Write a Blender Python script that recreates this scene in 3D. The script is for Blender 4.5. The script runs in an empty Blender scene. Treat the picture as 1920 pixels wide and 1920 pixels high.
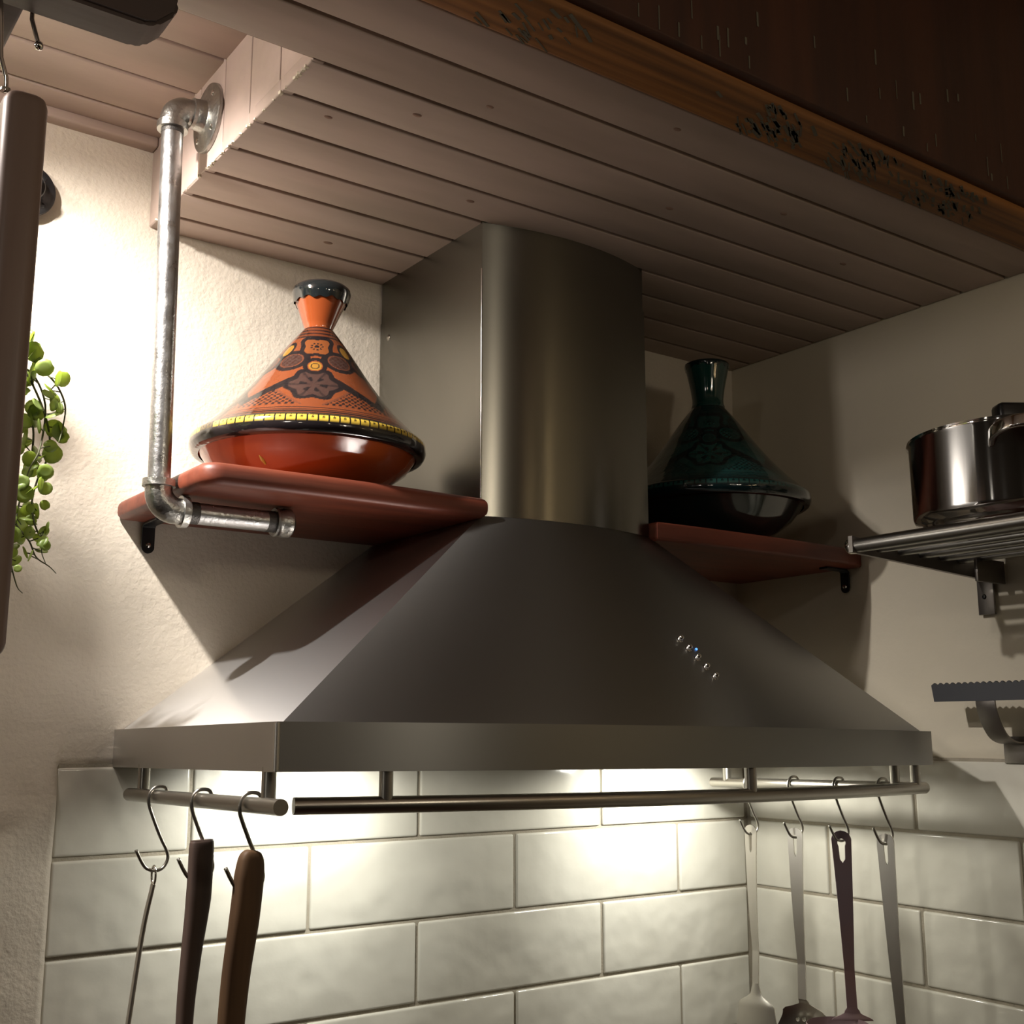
import bpy, bmesh, math, random
from mathutils import Vector, Matrix, Quaternion, noise
random.seed(7)
PI = math.pi
EZ = 1.62            # eye height; heights below are written relative to it

# ------------------------------------------------------------------ camera
scn = bpy.context.scene
COL = scn.collection
cam_d = bpy.data.cameras.new('camera')
cam = bpy.data.objects.new('camera', cam_d)
COL.objects.link(cam)
cam.location = (0, 0, EZ)
cam.rotation_euler = (math.radians(90 + 10.593), 0, math.radians(-35.61))
cam_d.sensor_width = 36
cam_d.lens = 36 * 2203 / 1920
cam_d.clip_start = 0.02
scn.camera = cam
scn.view_settings.view_transform = 'Standard'
scn.view_settings.look = 'None'
scn.view_settings.gamma = 1
scn.view_settings.use_curve_mapping = False
scn.view_settings.exposure = 0.0
scn.cycles.use_denoising = True
scn.cycles.max_bounces = 8
scn.cycles.sample_clamp_indirect = 4

w = bpy.data.worlds.new('room_dark'); scn.world = w; w.use_nodes = True
w.node_tree.nodes['Background'].inputs[0].default_value = (1, .85, .7, 1)
w.node_tree.nodes['Background'].inputs[1].default_value = 0.0

# ------------------------------------------------------------------ lights
def light(name, kind, loc, energy, color, size=.02, target=None, angle=None, blend=.5):
    d = bpy.data.lights.new(name, kind); o = bpy.data.objects.new(name, d); COL.objects.link(o)
    o.location = (loc[0], loc[1], loc[2] + EZ); d.energy = energy; d.color = color
    if kind == 'AREA': d.shape = 'DISK'; d.size = size
    else: d.shadow_soft_size = size
    if target:
        v = Vector(target) - Vector(loc); o.rotation_euler = v.to_track_quat('-Z', 'Y').to_euler()
    if kind == 'SPOT': d.spot_size = math.radians(angle); d.spot_blend = blend
    return o
# ceiling spot in the raised recess at the left: lights plaster, pipe and hood
light('recess_spot_light', 'SPOT', (.08, 1.03, .680), 68, (1, .94, .88), .013, (.36, 1.22, .20), 112, 1.0)
light('recess_glow_light', 'POINT', (-.10, .98, .62), 7.5, (1, .90, .83), .03)
light('low_left_fill_light', 'POINT', (-.55, .60, .02), .8, (1, .93, .82), .04)  # unseen low fill, added to brighten the plaster under the left shelf
# two halogen lamps in the underside of the hood
light('hood_lamp_left_light', 'SPOT', (.628, 1.19, -.012), 7.5, (1, .995, .93), .018, (.628, 1.34, -.12), 108, .9)
light('hood_lamp_left_glow_light', 'SPOT', (.628, 1.185, -.012), 4.6, (1, .97, .87), .018, (.66, 1.20, -.5), 172, .3)
light('hood_lamp_right_light', 'SPOT', (1.185, 1.19, -.020), 6, (1, .995, .93), .018, (1.185, 1.34, -.12), 104, .9)
light('hood_lamp_right_glow_light', 'SPOT', (1.185, 1.185, -.020), 4.8, (1, .97, .87), .018, (1.2, 1.20, -.5), 172, .3)
# room lamps behind and left of the camera
light('room_lamp_light', 'POINT', (-.35, .25, .52), 1.6, (1, .92, .82), .03)
light('shelf_lamp_light', 'POINT', (1.24, .12, .43), .22, (1, .72, .38), .012)
light('shelf_lamp_far_light', 'POINT', (1.10, -.05, .40), .22, (1, .72, .38), .012)
light('room_lamp_far_light', 'POINT', (-.9, -.9, .50), 2.0, (1, .85, .66), .04)
light('room_lamp_side_light', 'POINT', (.25, -1.1, .52), 2.0, (1, .83, .62), .04)
light('room_lamp_right_light', 'POINT', (.75, -.30, .46), 4.6, (1, .87, .68), .04)

# ------------------------------------------------------------------ helpers
ORG = {}
def tag(o, label=None, cat=None, group=None, kind=None):
    if label: o['label'] = label
    if cat: o['category'] = cat
    if group: o['group'] = group
    if kind: o['kind'] = kind
    return o
def thing(name, label, cat, loc, group=None):
    o = bpy.data.objects.new(name, None); COL.objects.link(o)
    o.location = (loc[0], loc[1], loc[2] + EZ); o.empty_display_size = .03
    ORG[o.name] = Vector(o.location)
    return tag(o, label, cat, group)
def build(name, V, F, mat, parent=None, smooth=True, uvs=None, cols=None):
    """V in room coordinates (height relative to the eye)."""
    org = ORG[parent.name] if parent else Vector((0, 0, 0))
    if not parent:
        c = sum((Vector(v) for v in V), Vector()) / len(V); org = Vector((c.x, c.y, c.z + EZ))
    me = bpy.data.meshes.new(name)
    me.from_pydata([(v[0] - org.x, v[1] - org.y, v[2] + EZ - org.z) for v in V], [], F)
    if smooth is not False:
        me.polygons.foreach_set('use_smooth', [True] * len(me.polygons))
    if uvs:
        l = me.uv_layers.new(name='UVMap')
        for i, lp in enumerate(me.loops): l.data[i].uv = uvs[lp.vertex_index]
    if cols:
        ca = me.color_attributes.new('paint', 'FLOAT_COLOR', 'POINT')
        flat = []
        for c in cols: flat += [c[0], c[1], c[2], 1]
        ca.data.foreach_set('color', flat)
    me.materials.append(mat)
    o = bpy.data.objects.new(name, me); COL.objects.link(o)
    if parent: o.parent = parent
    else: o.location = org
    ORG[o.name] = org
    me.update()
    return o
class MB:
    def __init__(s): s.V = []; s.F = []; s.U = []
    def add(s, V, F, U=None):
        n = len(s.V); s.V += [tuple(v) for v in V]; s.F += [tuple(i + n for i in f) for f in F]
        s.U += (U if U else [(0, 0)] * len(V)); return s
    def build(s, name, mat, parent=None, smooth=True, uv=False, auto=None):
        o = build(name, s.V, s.F, mat, parent, smooth, s.U if uv else None)
        if auto is not None: sharp(o, auto)
        return o
def sharp(o, deg=35):
    bm = bmesh.new(); bm.from_mesh(o.data); a = math.radians(deg)
    bmesh.ops.recalc_face_normals(bm, faces=bm.faces)
    for e in bm.edges:
        if len(e.link_faces) == 2 and e.calc_face_angle(0) > a: e.smooth = False
    bm.to_mesh(o.data); bm.free()
def boxVF(x0, x1, y0, y1, z0, z1, b=0, seg=2, rot=None, cen=None):
    bm = bmesh.new()
    bmesh.ops.create_cube(bm, size=1)
    for v in bm.verts:
        v.co = Vector(((x0 + x1) / 2 + v.co.x * (x1 - x0), (y0 + y1) / 2 + v.co.y * (y1 - y0), (z0 + z1) / 2 + v.co.z * (z1 - z0)))
    if b: bmesh.ops.bevel(bm, geom=bm.edges[:], offset=b, segments=seg, affect='EDGES', profile=.5)
    V = [v.co.copy() for v in bm.verts]; bm.verts.index_update(); F = [[v.index for v in f.verts] for f in bm.faces]; bm.free()
    if rot:
        c = Vector(cen) if cen else Vector(((x0 + x1) / 2, (y0 + y1) / 2, (z0 + z1) / 2))
        V = [c + rot @ (v - c) for v in V]
    return V, F
def box(name, x0, x1, y0, y1, z0, z1, mat, parent=None, b=0, **k):
    V, F = boxVF(x0, x1, y0, y1, z0, z1, b, **k)
    o = build(name, V, F, mat, parent, smooth=bool(b))
    if b: sharp(o, 50)
    return o
def smooth_path(P, n=6):
    P = [Vector(p) for p in P]; out = []
    for i in range(len(P) - 1):
        p0 = P[i - 1] if i else P[0] * 2 - P[1]; p1 = P[i]; p2 = P[i + 1]; p3 = P[i + 2] if i + 2 < len(P) else P[-1] * 2 - P[-2]
        for k in range(n):
            t = k / n
            out.append(.5 * ((2 * p1) + (p2 - p0) * t + (2 * p0 - 5 * p1 + 4 * p2 - p3) * t * t + (3 * p1 - p0 - 3 * p2 + p3) * t ** 3))
    out.append(P[-1]); return out
def sweep(P, prof, up=None, caps=True):
    """prof: list per path point of closed cross-section [(a,b)...]; frame by parallel transport"""
    n = len(P); T = []
    for i in range(n):
        a = P[max(0, i - 1)]; b = P[min(n - 1, i + 1)]; T.append((b - a).normalized())
    if up is None: up = Vector((0, 0, 1)) if abs(T[0].z) < .9 else Vector((0, 1, 0))
    N = (up - T[0] * up.dot(T[0])).normalized(); V = []; F = []; m = len(prof[0]); U = []
    for i in range(n):
        if i:
            q = T[i - 1].rotation_difference(T[i]); N = q @ N; N = (N - T[i] * N.dot(T[i])).normalized()
        B = T[i].cross(N)
        for j, (a, b) in enumerate(prof[i]): V.append(P[i] + N * a + B * b); U.append((j / m, i / n))
    for i in range(n - 1):
        for j in range(m):
            k = (j + 1) % m; F.append((i * m + j, i * m + k, (i + 1) * m + k, (i + 1) * m + j))
    if caps: F.append(tuple(range(m))[::-1]); F.append(tuple((n - 1) * m + j for j in range(m)))
    return V, F, U
def circ(r, m=16): return [(r * math.cos(2 * PI * j / m), r * math.sin(2 * PI * j / m)) for j in range(m)]
def rectp(a, b, m=4, r=.3):
    out = []; rr = min(a, b) * r
    for sx, sy, st in ((1, 1, 0), (-1, 1, 1), (-1, -1, 2), (1, -1, 3)):
        for k in range(m): 
            an = (st + k / (m - 1)) * PI / 2; out.append((sx * (a - rr) + rr * math.cos(an), sy * (b - rr) + rr * math.sin(an)))
    return out
def tubeVF(P, r, m=16, sm=0, up=None):
    P = [Vector(p) for p in P]
    if sm: P = smooth_path(P, sm)
    R = r if isinstance(r, (list, tuple)) else None
    n = len(P); prof = []
    for i in range(n):
        if R: t = i / (n - 1) * (len(R) - 1); k = min(int(t), len(R) - 2); rr = R[k] + (R[k + 1] - R[k]) * (t - k)
        else: rr = r
        prof.append(circ(rr, m))
    return sweep(P, prof, up)
def tube(name, P, r, mat, parent=None, m=16, sm=0):
    V, F, U = tubeVF(P, r, m, sm); o = build(name, V, F, mat, parent, uvs=U); sharp(o, 50); return o
def latheVF(prof, c, axis='Z', m=48):
    V = []; F = []; U = []; c = Vector(c); n = len(prof)
    Q = Vector((0, 0, 1)).rotation_difference(Vector(axis)) if axis != 'Z' else Quaternion()
    for i, (r, z) in enumerate(prof):
        for j in range(m):
            a = 2 * PI * j / m; V.append(c + Q @ Vector((max(r, 1e-5) * math.cos(a), max(r, 1e-5) * math.sin(a), z))); U.append((i / n, j / m))
    for i in range(n - 1):
        for j in range(m):
            k = (j + 1) % m; F.append((i * m + j, i * m + k, (i + 1) * m + k, (i + 1) * m + j))
    return V, F, U
def lathe(name, prof, c, mat, parent=None, axis='Z', m=48, auto=40):
    V, F, U = latheVF(prof, c, axis, m); o = build(name, V, F, mat, parent, uvs=U); sharp(o, auto); return o
# camera frame, used once to turn a sight line into a point at a known depth in the room
RM = cam.rotation_euler.to_matrix()
def ray(x, y): return RM @ Vector(((x - 960) / 2203, -(y - 960) / 2203, -1))
def atY(x, y, Y): r = ray(x, y); return r * (Y / r.y)
def atX(x, y, X): r = ray(x, y); return r * (X / r.x)

# ------------------------------------------------------------------ materials
def newmat(name):
    m = bpy.data.materials.new(name); m.use_nodes = True
    nt = m.node_tree; return m, nt, nt.nodes['Principled BSDF']
def mat(name, col, rough=.5, metal=0, spec=.5, var=None, vscale=8, vstretch=(1, 1, 1), bump=0, bscale=60, bstretch=(1, 1, 1),
        coat=0, aniso=0, bdetail=4, bump2=0, b2scale=6, vmix=.5, vdetail=5, rvar=0, trans=0):
    m, nt, p = newmat(name); N = nt.nodes; L = nt.links
    p.inputs['Base Color'].default_value = (*col, 1); p.inputs['Roughness'].default_value = rough
    p.inputs['Metallic'].default_value = metal; p.inputs['Specular IOR Level'].default_value = spec
    p.inputs['Coat Weight'].default_value = coat; p.inputs['Coat Roughness'].default_value = .06
    g = N.new('ShaderNodeNewGeometry')
    def nz(scale, stretch, detail):
        mp = N.new('ShaderNodeMapping'); mp.inputs['Scale'].default_value = stretch; L.new(g.outputs['Position'], mp.inputs[0])
        t = N.new('ShaderNodeTexNoise'); t.inputs['Scale'].default_value = scale; t.inputs['Detail'].default_value = detail
        L.new(mp.outputs[0], t.inputs['Vector']); return t
    if var:
        t = nz(vscale, vstretch, vdetail); r = N.new('ShaderNodeValToRGB'); r.color_ramp.elements[0].position = .5 - vmix * .5; r.color_ramp.elements[1].position = .5 + vmix * .5
        r.color_ramp.elements[0].color = (*col, 1); r.color_ramp.elements[1].color = (*var, 1)
        L.new(t.outputs['Fac'], r.inputs[0]); L.new(r.outputs[0], p.inputs['Base Color'])
    if rvar:
        t = nz(vscale, vstretch, 3); mr = N.new('ShaderNodeMapRange'); mr.inputs[1].default_value = .3; mr.inputs[2].default_value = .7
        mr.inputs[3].default_value = rough - rvar; mr.inputs[4].default_value = rough + rvar
        L.new(t.outputs['Fac'], mr.inputs[0]); L.new(mr.outputs[0], p.inputs['Roughness'])
    prev = None
    for (b, s, st, d) in ((bump2, b2scale, (1, 1, 1), 2), (bump, bscale, bstretch, bdetail)):
        if b:
            t = nz(s, st, d); bn = N.new('ShaderNodeBump'); bn.inputs['Strength'].default_value = 1; bn.inputs['Distance'].default_value = b
            L.new(t.outputs['Fac'], bn.inputs['Height'])
            if prev: L.new(prev.outputs[0], bn.inputs['Normal'])
            prev = bn
    if prev: L.new(prev.outputs[0], p.inputs['Normal'])
    if aniso:
        p.inputs['Anisotropic'].default_value = aniso
        tg = N.new('ShaderNodeTangent'); tg.direction_type = 'UV_MAP'; tg.uv_map = 'UVMap'; L.new(tg.outputs[0], p.inputs['Tangent'])
    return m
def paintmat(name, rough=.12, coat=.6):
    m, nt, p = newmat(name); a = nt.nodes.new('ShaderNodeAttribute'); a.attribute_name = 'paint'
    nt.links.new(a.outputs['Color'], p.inputs['Base Color']); p.inputs['Roughness'].default_value = rough; p.inputs['Coat Weight'].default_value = coat
    p.inputs['Coat Roughness'].default_value = .05
    t = nt.nodes.new('ShaderNodeTexNoise'); t.inputs['Scale'].default_value = 45; g = nt.nodes.new('ShaderNodeNewGeometry')
    nt.links.new(g.outputs['Position'], t.inputs['Vector']); b = nt.nodes.new('ShaderNodeBump'); b.inputs['Distance'].default_value = .0008
    nt.links.new(t.outputs['Fac'], b.inputs['Height']); nt.links.new(b.outputs[0], p.inputs['Normal']); nt.links.new(b.outputs[0], p.inputs['Coat Normal'])
    return m
M = {}
M['plaster'] = mat('cream_plaster', (.58, .52, .43), .75, spec=.25, var=(.64, .58, .49), vscale=5, bump=.0011, bscale=190, bdetail=7, bump2=.003, b2scale=16)
M['plaster_smooth'] = mat('smooth_plaster', (.60, .545, .43), .7, spec=.25, var=(.64, .585, .47), vscale=4, bump=.0006, bscale=60, bump2=.003, b2scale=7)
M['tile'] = mat('cream_glazed_tile', (.58, .56, .485), .16, spec=.5, var=(.66, .64, .56), vscale=11, bump2=.007, b2scale=13, bump=.0003, bscale=60, coat=.2, rvar=.04)
M['grout'] = mat('grout', (.36, .32, .25), .9, var=(.29, .26, .20), vscale=40, bump=.001, bscale=300)
M['board'] = mat('pink_painted_boards', (.47, .365, .32), .5, spec=.3, var=(.36, .285, .24), vscale=9, vstretch=(.35, 1.4, 1.4), vmix=.35, bump=.0006, bscale=60, bstretch=(.12, 1, 1))
M['board_gap'] = mat('board_gap', (.24, .15, .115), .8)
M['far_room'] = mat('dark_far_room', (.07, .065, .058), .8)
M['beam'] = mat('old_brown_beam', (.30, .125, .034), .6, spec=.3, var=(.13, .055, .02), vscale=22, vstretch=(.15, 5, 5), bump=.001, bscale=80, bstretch=(.1, 1, 1), vmix=.35)
M['beam_face'] = mat('dark_stained_board', (.060, .020, .010), .5, spec=.3, var=(.032, .012, .008), vscale=20, vstretch=(2, 2, .15), vmix=.5, bump=.0006, bscale=50, bstretch=(1, 1, .1))
M['flake'] = mat('flaked_paint', (.10, .085, .06), .8, var=(.10, .09, .06), vscale=60)
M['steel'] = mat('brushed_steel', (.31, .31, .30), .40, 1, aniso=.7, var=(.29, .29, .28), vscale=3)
M['steel_side_lit'] = mat('brushed_steel_side_lit', (.66, .655, .65), .29, 1, aniso=.82)  # paler copy of the hood steel; lamplight on the side panels put into colour
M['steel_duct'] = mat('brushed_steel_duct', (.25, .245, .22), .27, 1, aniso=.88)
M['steel_dark'] = mat('satin_steel_rod', (.42, .40, .36), .30, 1)
M['mirror'] = mat('polished_steel', (.68, .66, .64), .10, 1, bump=.00015, bscale=5, bstretch=(6, 6, .6), aniso=.97)
M['chrome'] = mat('chrome', (.75, .73, .70), .12, 1)
M['galv'] = mat('galvanised_pipe', (.50, .50, .50), .34, 1, var=(.36, .36, .36), vscale=60, bump=.0004, bscale=250, rvar=.08)
M['galv_cast'] = mat('galvanised_casting', (.46, .455, .43), .36, 1, var=(.33, .33, .31), vscale=45, bump=.0010, bscale=160, rvar=.08)
M['thread'] = mat('dark_thread', (.09, .085, .08), .5, .8, bump=.0006, bscale=500)
M['shelf'] = mat('red_brown_shelf', (.19, .047, .024), .45, spec=.35, var=(.095, .024, .014), vscale=11, vstretch=(.45, 4, 4), vmix=.4, bump=.0005, bscale=60, bstretch=(.1, 1, 1))
M['black'] = mat('black_metal', (.012, .012, .013), .3, .2)
M['rack'] = mat('dark_steel_tube', (.26, .25, .23), .3, 1)
M['rack_plate'] = mat('rack_plate', (.22, .20, .18), .4, .9)
M['wood_dark'] = mat('dark_wood', (.085, .060, .052), .5, spec=.35, var=(.05, .037, .033), vscale=12, vstretch=(.3, 3, 3), bump=.0006, bscale=50, bstretch=(.1, 1, 1))
M['wood_board'] = mat('chopping_board_wood', (.26, .185, .15), .42, spec=.4, var=(.19, .13, .105), vscale=10, vstretch=(3, 3, .35), vmix=.4, bump=.0004, bscale=50, bstretch=(1, 1, .1))
M['spoon1'] = mat('weathered_wood', (.085, .055, .042), .6, spec=.3, var=(.05, .035, .03), vscale=20, vstretch=(4, 4, .3))
M['spoon2'] = mat('brown_wood', (.13, .072, .034), .6, spec=.3, var=(.07, .038, .02), vscale=20, vstretch=(4, 4, .3))
M['utensil'] = mat('utensil_steel', (.66, .63, .58), .33, 1, bump=.0003, bscale=30)
M['purple'] = mat('tinted_steel', (.24, .135, .115), .42, .2, var=(.19, .155, .19), vscale=6, vstretch=(1, 1, 1))
M['slate'] = mat('slate_blue_metal', (.05, .052, .058), .5, .2)
M['glaze'] = paintmat('painted_glaze')
M['orange'] = mat('orange_glaze', (.44, .085, .016), .10, coat=.7, var=(.34, .055, .012), vscale=14, bump2=.0015, b2scale=25)
M['orange_knob'] = mat('orange_knob_glaze', (.29, .065, .018), .12, coat=.6, var=(.28, .06, .016), vscale=20)
M['inky'] = mat('inky_glaze', (.010, .013, .014), .1, coat=.7, bump2=.001, b2scale=30)
M['yellow'] = mat('yellow_glaze', (.50, .36, .05), .12, coat=.6)
M['teal'] = mat('teal_glaze', (.006, .055, .045), .1, coat=.7, var=(.004, .035, .030), vscale=20, bump2=.001, b2scale=30)
M['teal_dark'] = mat('dark_teal_glaze', (.004, .014, .014), .12, coat=.6)
M['led'] = mat('blue_led', (.1, .3, 1), .2)
nt = M['led'].node_tree; nt.nodes['Principled BSDF'].inputs['Emission Color'].default_value = (.1, .35, 1, 1); nt.nodes['Principled BSDF'].inputs['Emission Strength'].default_value = 1.5
M['lampglass'] = mat('lamp_glass', (1, 1, .9), .3)
nt = M['lampglass'].node_tree; nt.nodes['Principled BSDF'].inputs['Emission Color'].default_value = (1, .97, .84, 1); nt.nodes['Principled BSDF'].inputs['Emission Strength'].default_value = 6
def leafmat():
    m, nt, p = newmat('leaf_green'); N = nt.nodes; L = nt.links
    g = N.new('ShaderNodeNewGeometry'); t = N.new('ShaderNodeTexNoise'); t.inputs['Scale'].default_value = 60; L.new(g.outputs['Position'], t.inputs['Vector'])
    r = N.new('ShaderNodeValToRGB'); r.color_ramp.elements[0].position = .35; r.color_ramp.elements[1].position = .65
    r.color_ramp.elements[0].color = (.17, .24, .07, 1); r.color_ramp.elements[1].color = (.30, .38, .13, 1); L.new(t.outputs['Fac'], r.inputs[0])
    L.new(r.outputs[0], p.inputs['Base Color']); p.inputs['Roughness'].default_value = .4
    tr = N.new('ShaderNodeBsdfTranslucent'); tr.inputs['Color'].default_value = (.55, .64, .20, 1)
    mx = N.new('ShaderNodeMixShader'); mx.inputs[0].default_value = .6
    L.new(p.outputs[0], mx.inputs[1]); L.new(tr.outputs[0], mx.inputs[2]); L.new(mx.outputs[0], N['Material Output'].inputs['Surface']); return m
M['leaf'] = leafmat()
M['stem'] = mat('stem', (.07, .075, .03), .6)

# ------------------------------------------------------------------ room
D = 1.34; R = 1.417; CL = .603; RC = .712; STX = .422; STY = .904
def S(o): return tag(o, kind='structure')
def grid_wall(name, fn, nu, nv, mat, thick):
    """front face grid fn(u,v) plus a solid body behind"""
    V = [fn(i / nu, j / nv) for j in range(nv + 1) for i in range(nu + 1)]
    F = [(j * (nu + 1) + i, j * (nu + 1) + i + 1, (j + 1) * (nu + 1) + i + 1, (j + 1) * (nu + 1) + i) for j in range(nv) for i in range(nu)]
    n = len(V); th = Vector(thick)
    ring = [i for i in range(nu)] + [j * (nu + 1) + nu for j in range(nv)] + [nv * (nu + 1) + i for i in range(nu, 0, -1)] + [j * (nu + 1) for j in range(nv, 0, -1)]
    for k in ring: V.append(Vector(V[k]) + th)
    m = len(ring)
    for a in range(m):
        b = (a + 1) % m; F.append((ring[a], n + a, n + b, ring[b]))
    F.append(tuple(n + a for a in range(m)))
    return V, F
def plaster_off(x, z, rough):
    p = Vector((x * 1.0, z * 1.0, 3.1))
    return noise.noise(p * 4) * .004 + noise.noise(p * 11) * .0017 * rough + noise.noise(p * 34) * .0002 * rough
def wb(u, v):
    x = -1.7 + (R + 1.7 + .05) * u if u < .25 else .0; 
    x = -.15 + (R + .18) * u; z = -.75 + 1.5 * v
    tiled = x > .3575 and z < -.036
    y = D + .006 + plaster_off(x, z, 1)
    if tiled: y = D + .010
    elif x < .3575 and z < .0:                      # lumpy plaster return beside the tiles
        k = min(1, (0 - z) / .08); y -= k * (.0075 + .008 * max(0, noise.noise(Vector((x * 9, z * 7, 0)))))
    return Vector((x, y, z))
V, F = grid_wall('wall_back', wb, 300, 280, None, (0, .12, 0))
wall_back = S(build('wall_back', V, F, M['plaster']))
V, F = boxVF(-1.8, -.15, D + .006, D + .13, -1.62, 1.0); mb = MB().add(V, F); V, F = boxVF(-.15, R + .1, D + .02, D + .13, -1.62, -.75); mb.add(V, F)
mb.build('wall_extension', M['plaster_smooth'], wall_back, smooth=False)
def wr(u, v):
    y = -.2 + (D + .23) * u; z = -.75 + 1.74 * v
    x = R + .006 + .4 * plaster_off(y + 5, z, .4)
    if z < -.036: x = R + .010
    return Vector((x, y, z))
V, F = grid_wall('wall_right', wr, 160, 174, None, (.12, 0, 0)); F = [f[::-1] for f in F]
wall_right = S(build('wall_right', V, F, M['plaster_smooth']))
V, F = boxVF(R + .006, R + .12, -2.2, -.2, -1.62, 1.0); mb = MB().add(V, F); V, F = boxVF(R + .02, R + .12, -.2, D + .13, -1.62, -.75); mb.add(V, F)
mb.build('wall_extension', M['plaster_smooth'], wall_right, smooth=False)
S(box('wall_left', -1.9, -1.8, -2.2, D + .13, -1.62, 1.02, M['far_room']))
S(box('wall_front', -1.9, R + .12, -2.3, -2.2, -1.62, 1.02, M['far_room']))
S(box('floor', -1.9, R + .12, -2.3, D + .13, -1.72, -1.62, M['beam_face']))

# tiles: one mesh per wall
rows = [(-.0365, -.1345), (-.1345, -.2360), (-.2360, -.3370), (-.3370, -.4390), (-.4390, -.5400), (-.54, -.641)]
def tiles(cuts, x_lo, x_hi, place):
    mb = MB(); g = .0021
    for r, (zt, zb) in enumerate(rows):
        xs = [x_lo] + [c for c in cuts[r % 2] if x_lo < c < x_hi] + [x_hi]
        for a, b in zip(xs[:-1], xs[1:]):
            bm = bmesh.new(); bmesh.ops.create_cube(bm, size=1)
            tw = random.uniform(-.0008, .0008); th = .0075 + random.uniform(-.0008, .0008)
            bmesh.ops.bevel(bm, geom=[e for e in bm.edges], offset=.0, segments=1, affect='EDGES') if False else None
            for v in bm.verts: v.co = Vector((v.co.x * (b - a - 2 * g), v.co.y * th * 2, v.co.z * (zt - zb - 2 * g)))
            bmesh.ops.bevel(bm, geom=bm.edges[:], offset=.0035, segments=4, affect='EDGES', profile=.6)
            rz = random.uniform(-.0022, .0022); rx = random.uniform(-.006, .006); M3 = Matrix.Rotation(rz, 3, 'Z') @ Matrix.Rotation(rx, 3, 'X')
            bm.verts.index_update()
            Vt = [place(M3 @ v.co, (a + b) / 2, (zt + zb) / 2) for v in bm.verts]; Ft = [[v.index for v in f.verts] for f in bm.faces]
            bm.free(); mb.add(Vt, Ft)
    return mb
cb = [[.508 - .305 * 1, .508, .813, 1.118], [.355 + .305 * 0 + .305, .966, 1.268]]
cb = [[.508, .813, 1.118], [.660, .966, 1.268]]
mb = tiles(cb, .355, R - .003, lambda p, c, z: Vector((p.x + c, D + .008 + p.y, p.z + z)))
o = mb.build('tile_panel', M['tile'], wall_back); sharp(o, 40)
box('grout_bed', .350, R + .004, D + .0035, D + .012, -.75, -.0345, M['grout'], wall_back)
cr = [[1.029, .724, .419], [1.183, .875, .570]]
cr = [sorted(c) for c in cr]
mb = tiles(cr, -.1, D - .003, lambda p, c, z: Vector((R + .008 - p.y, p.x + c, p.z + z)))
o = mb.build('tile_panel', M['tile'], wall_right); sharp(o, 40)
box('grout_bed', R + .0035, R + .012, -.1, D + .004, -.75, -.0345, M['grout'], wall_right)

# boarded ceilings
def boards_xy(x0, x1, cuts, z0, z1, g=.0026, wob=0):
    mb = MB()
    for a, b in zip(cuts[:-1], cuts[1:]):
        V, F = boxVF(x0 + random.uniform(-1, 1) * wob, x1, a + g, b - g, z0, z1, .0018, 2); mb.add(V, F)
    return mb
cuts = [.7665, .834, .9015, .9675, 1.0345, 1.100, 1.1655, 1.2325, 1.300, 1.352]
ceil = boards_xy(STX, R + .004, cuts[2:], CL, CL + .015, wob=.0012)
m2 = boards_xy(-1.8, R + .004, [.7665, .834, .9015], CL, CL + .015); ceil.add(m2.V, m2.F)
ceiling = S(ceil.build('ceiling', M['board'], smooth=True)); sharp(ceiling, 50)
box('board_backing', STX + .012, R + .02, STY, D + .02, CL + .0055, CL + .03, M['board_gap'], ceiling)
box('board_backing', -1.8, R + .02, .765, STY - .01, CL + .0055, CL + .03, M['board_gap'], ceiling)
rec = boards_xy(-1.8, STX + .005, [.90, .960, 1.040, 1.122, 1.207, 1.287, 1.348], RC, RC + .015)
o = rec.build('recess_boards', M['board'], ceiling); sharp(o, 50)
box('board_backing', -1.8, STX + .02, .89, D + .02, RC + .0055, RC + .03, M['board_gap'], ceiling)
# little beading where recess boards meet the plaster
V, F = boxVF(-1.8, STX, D - .012, D + .012, RC - .012, RC + .002, .003, 2); MB().add(V, F).build('beading', M['board'], ceiling)
# step face of vertical boards
st = MB()
yc = [STY - .004, .974, 1.047, 1.118, 1.190, 1.265, 1.352]
for a, b in zip(yc[:-1], yc[1:]):
    V, F = boxVF(STX, STX + .012, a + .0012, b - .0012, CL + .001, RC + .004, .0012, 2); st.add(V, F)
o = S(st.build('trim_1', M['board'])); sharp(o, 50)
box('board_backing', STX + .008, STX + .02, STY, D + .02, CL + .012, RC + .02, M['board_gap'], o)
V, F = boxVF(-1.8, STX, STY - .012, STY - .002, CL + .002, RC + .01); o = S(MB().add(V, F).build('trim_2', M['board'], smooth=False))
# chipped paint along the step edge
ch = MB()
for i in range(46):
    y = random.uniform(STY, 1.33) if i % 3 else random.choice((.93, 1.03, 1.165, .915)) + random.uniform(-.02, .02)
    s = random.uniform(.0006, .0022); V, F = boxVF(STX - s * .5, STX + s, y - s, y + s, CL - s * .5, CL + s, 0, rot=Matrix.Rotation(random.random() * 3, 3, 'Z')); ch.add(V, F)
ch.build('paint_chips', M['plaster_smooth'], bpy.data.objects['trim_1'], smooth=False)
kn = MB()
for x, y in ((.62, 1.262), (.55, .93), (.48, .985), (.78, .80), (.60, .875), (1.02, .872), (1.2, .93), (.9, .94), (.36, .80), (.70, 1.06)):
    r_ = random.uniform(.0022, .0045); V, F, U = latheVF([(0, .0005), (r_, .0004), (r_ * 1.15, -.0003)], (x, y, CL - .0001), axis=(0, 0, -1), m=14)
    kn.add([Vector((x + (v.x - x) * 1.7, v.y, v.z)) for v in V], F)
kn.build('knots', M['board_gap'], ceiling)
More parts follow.
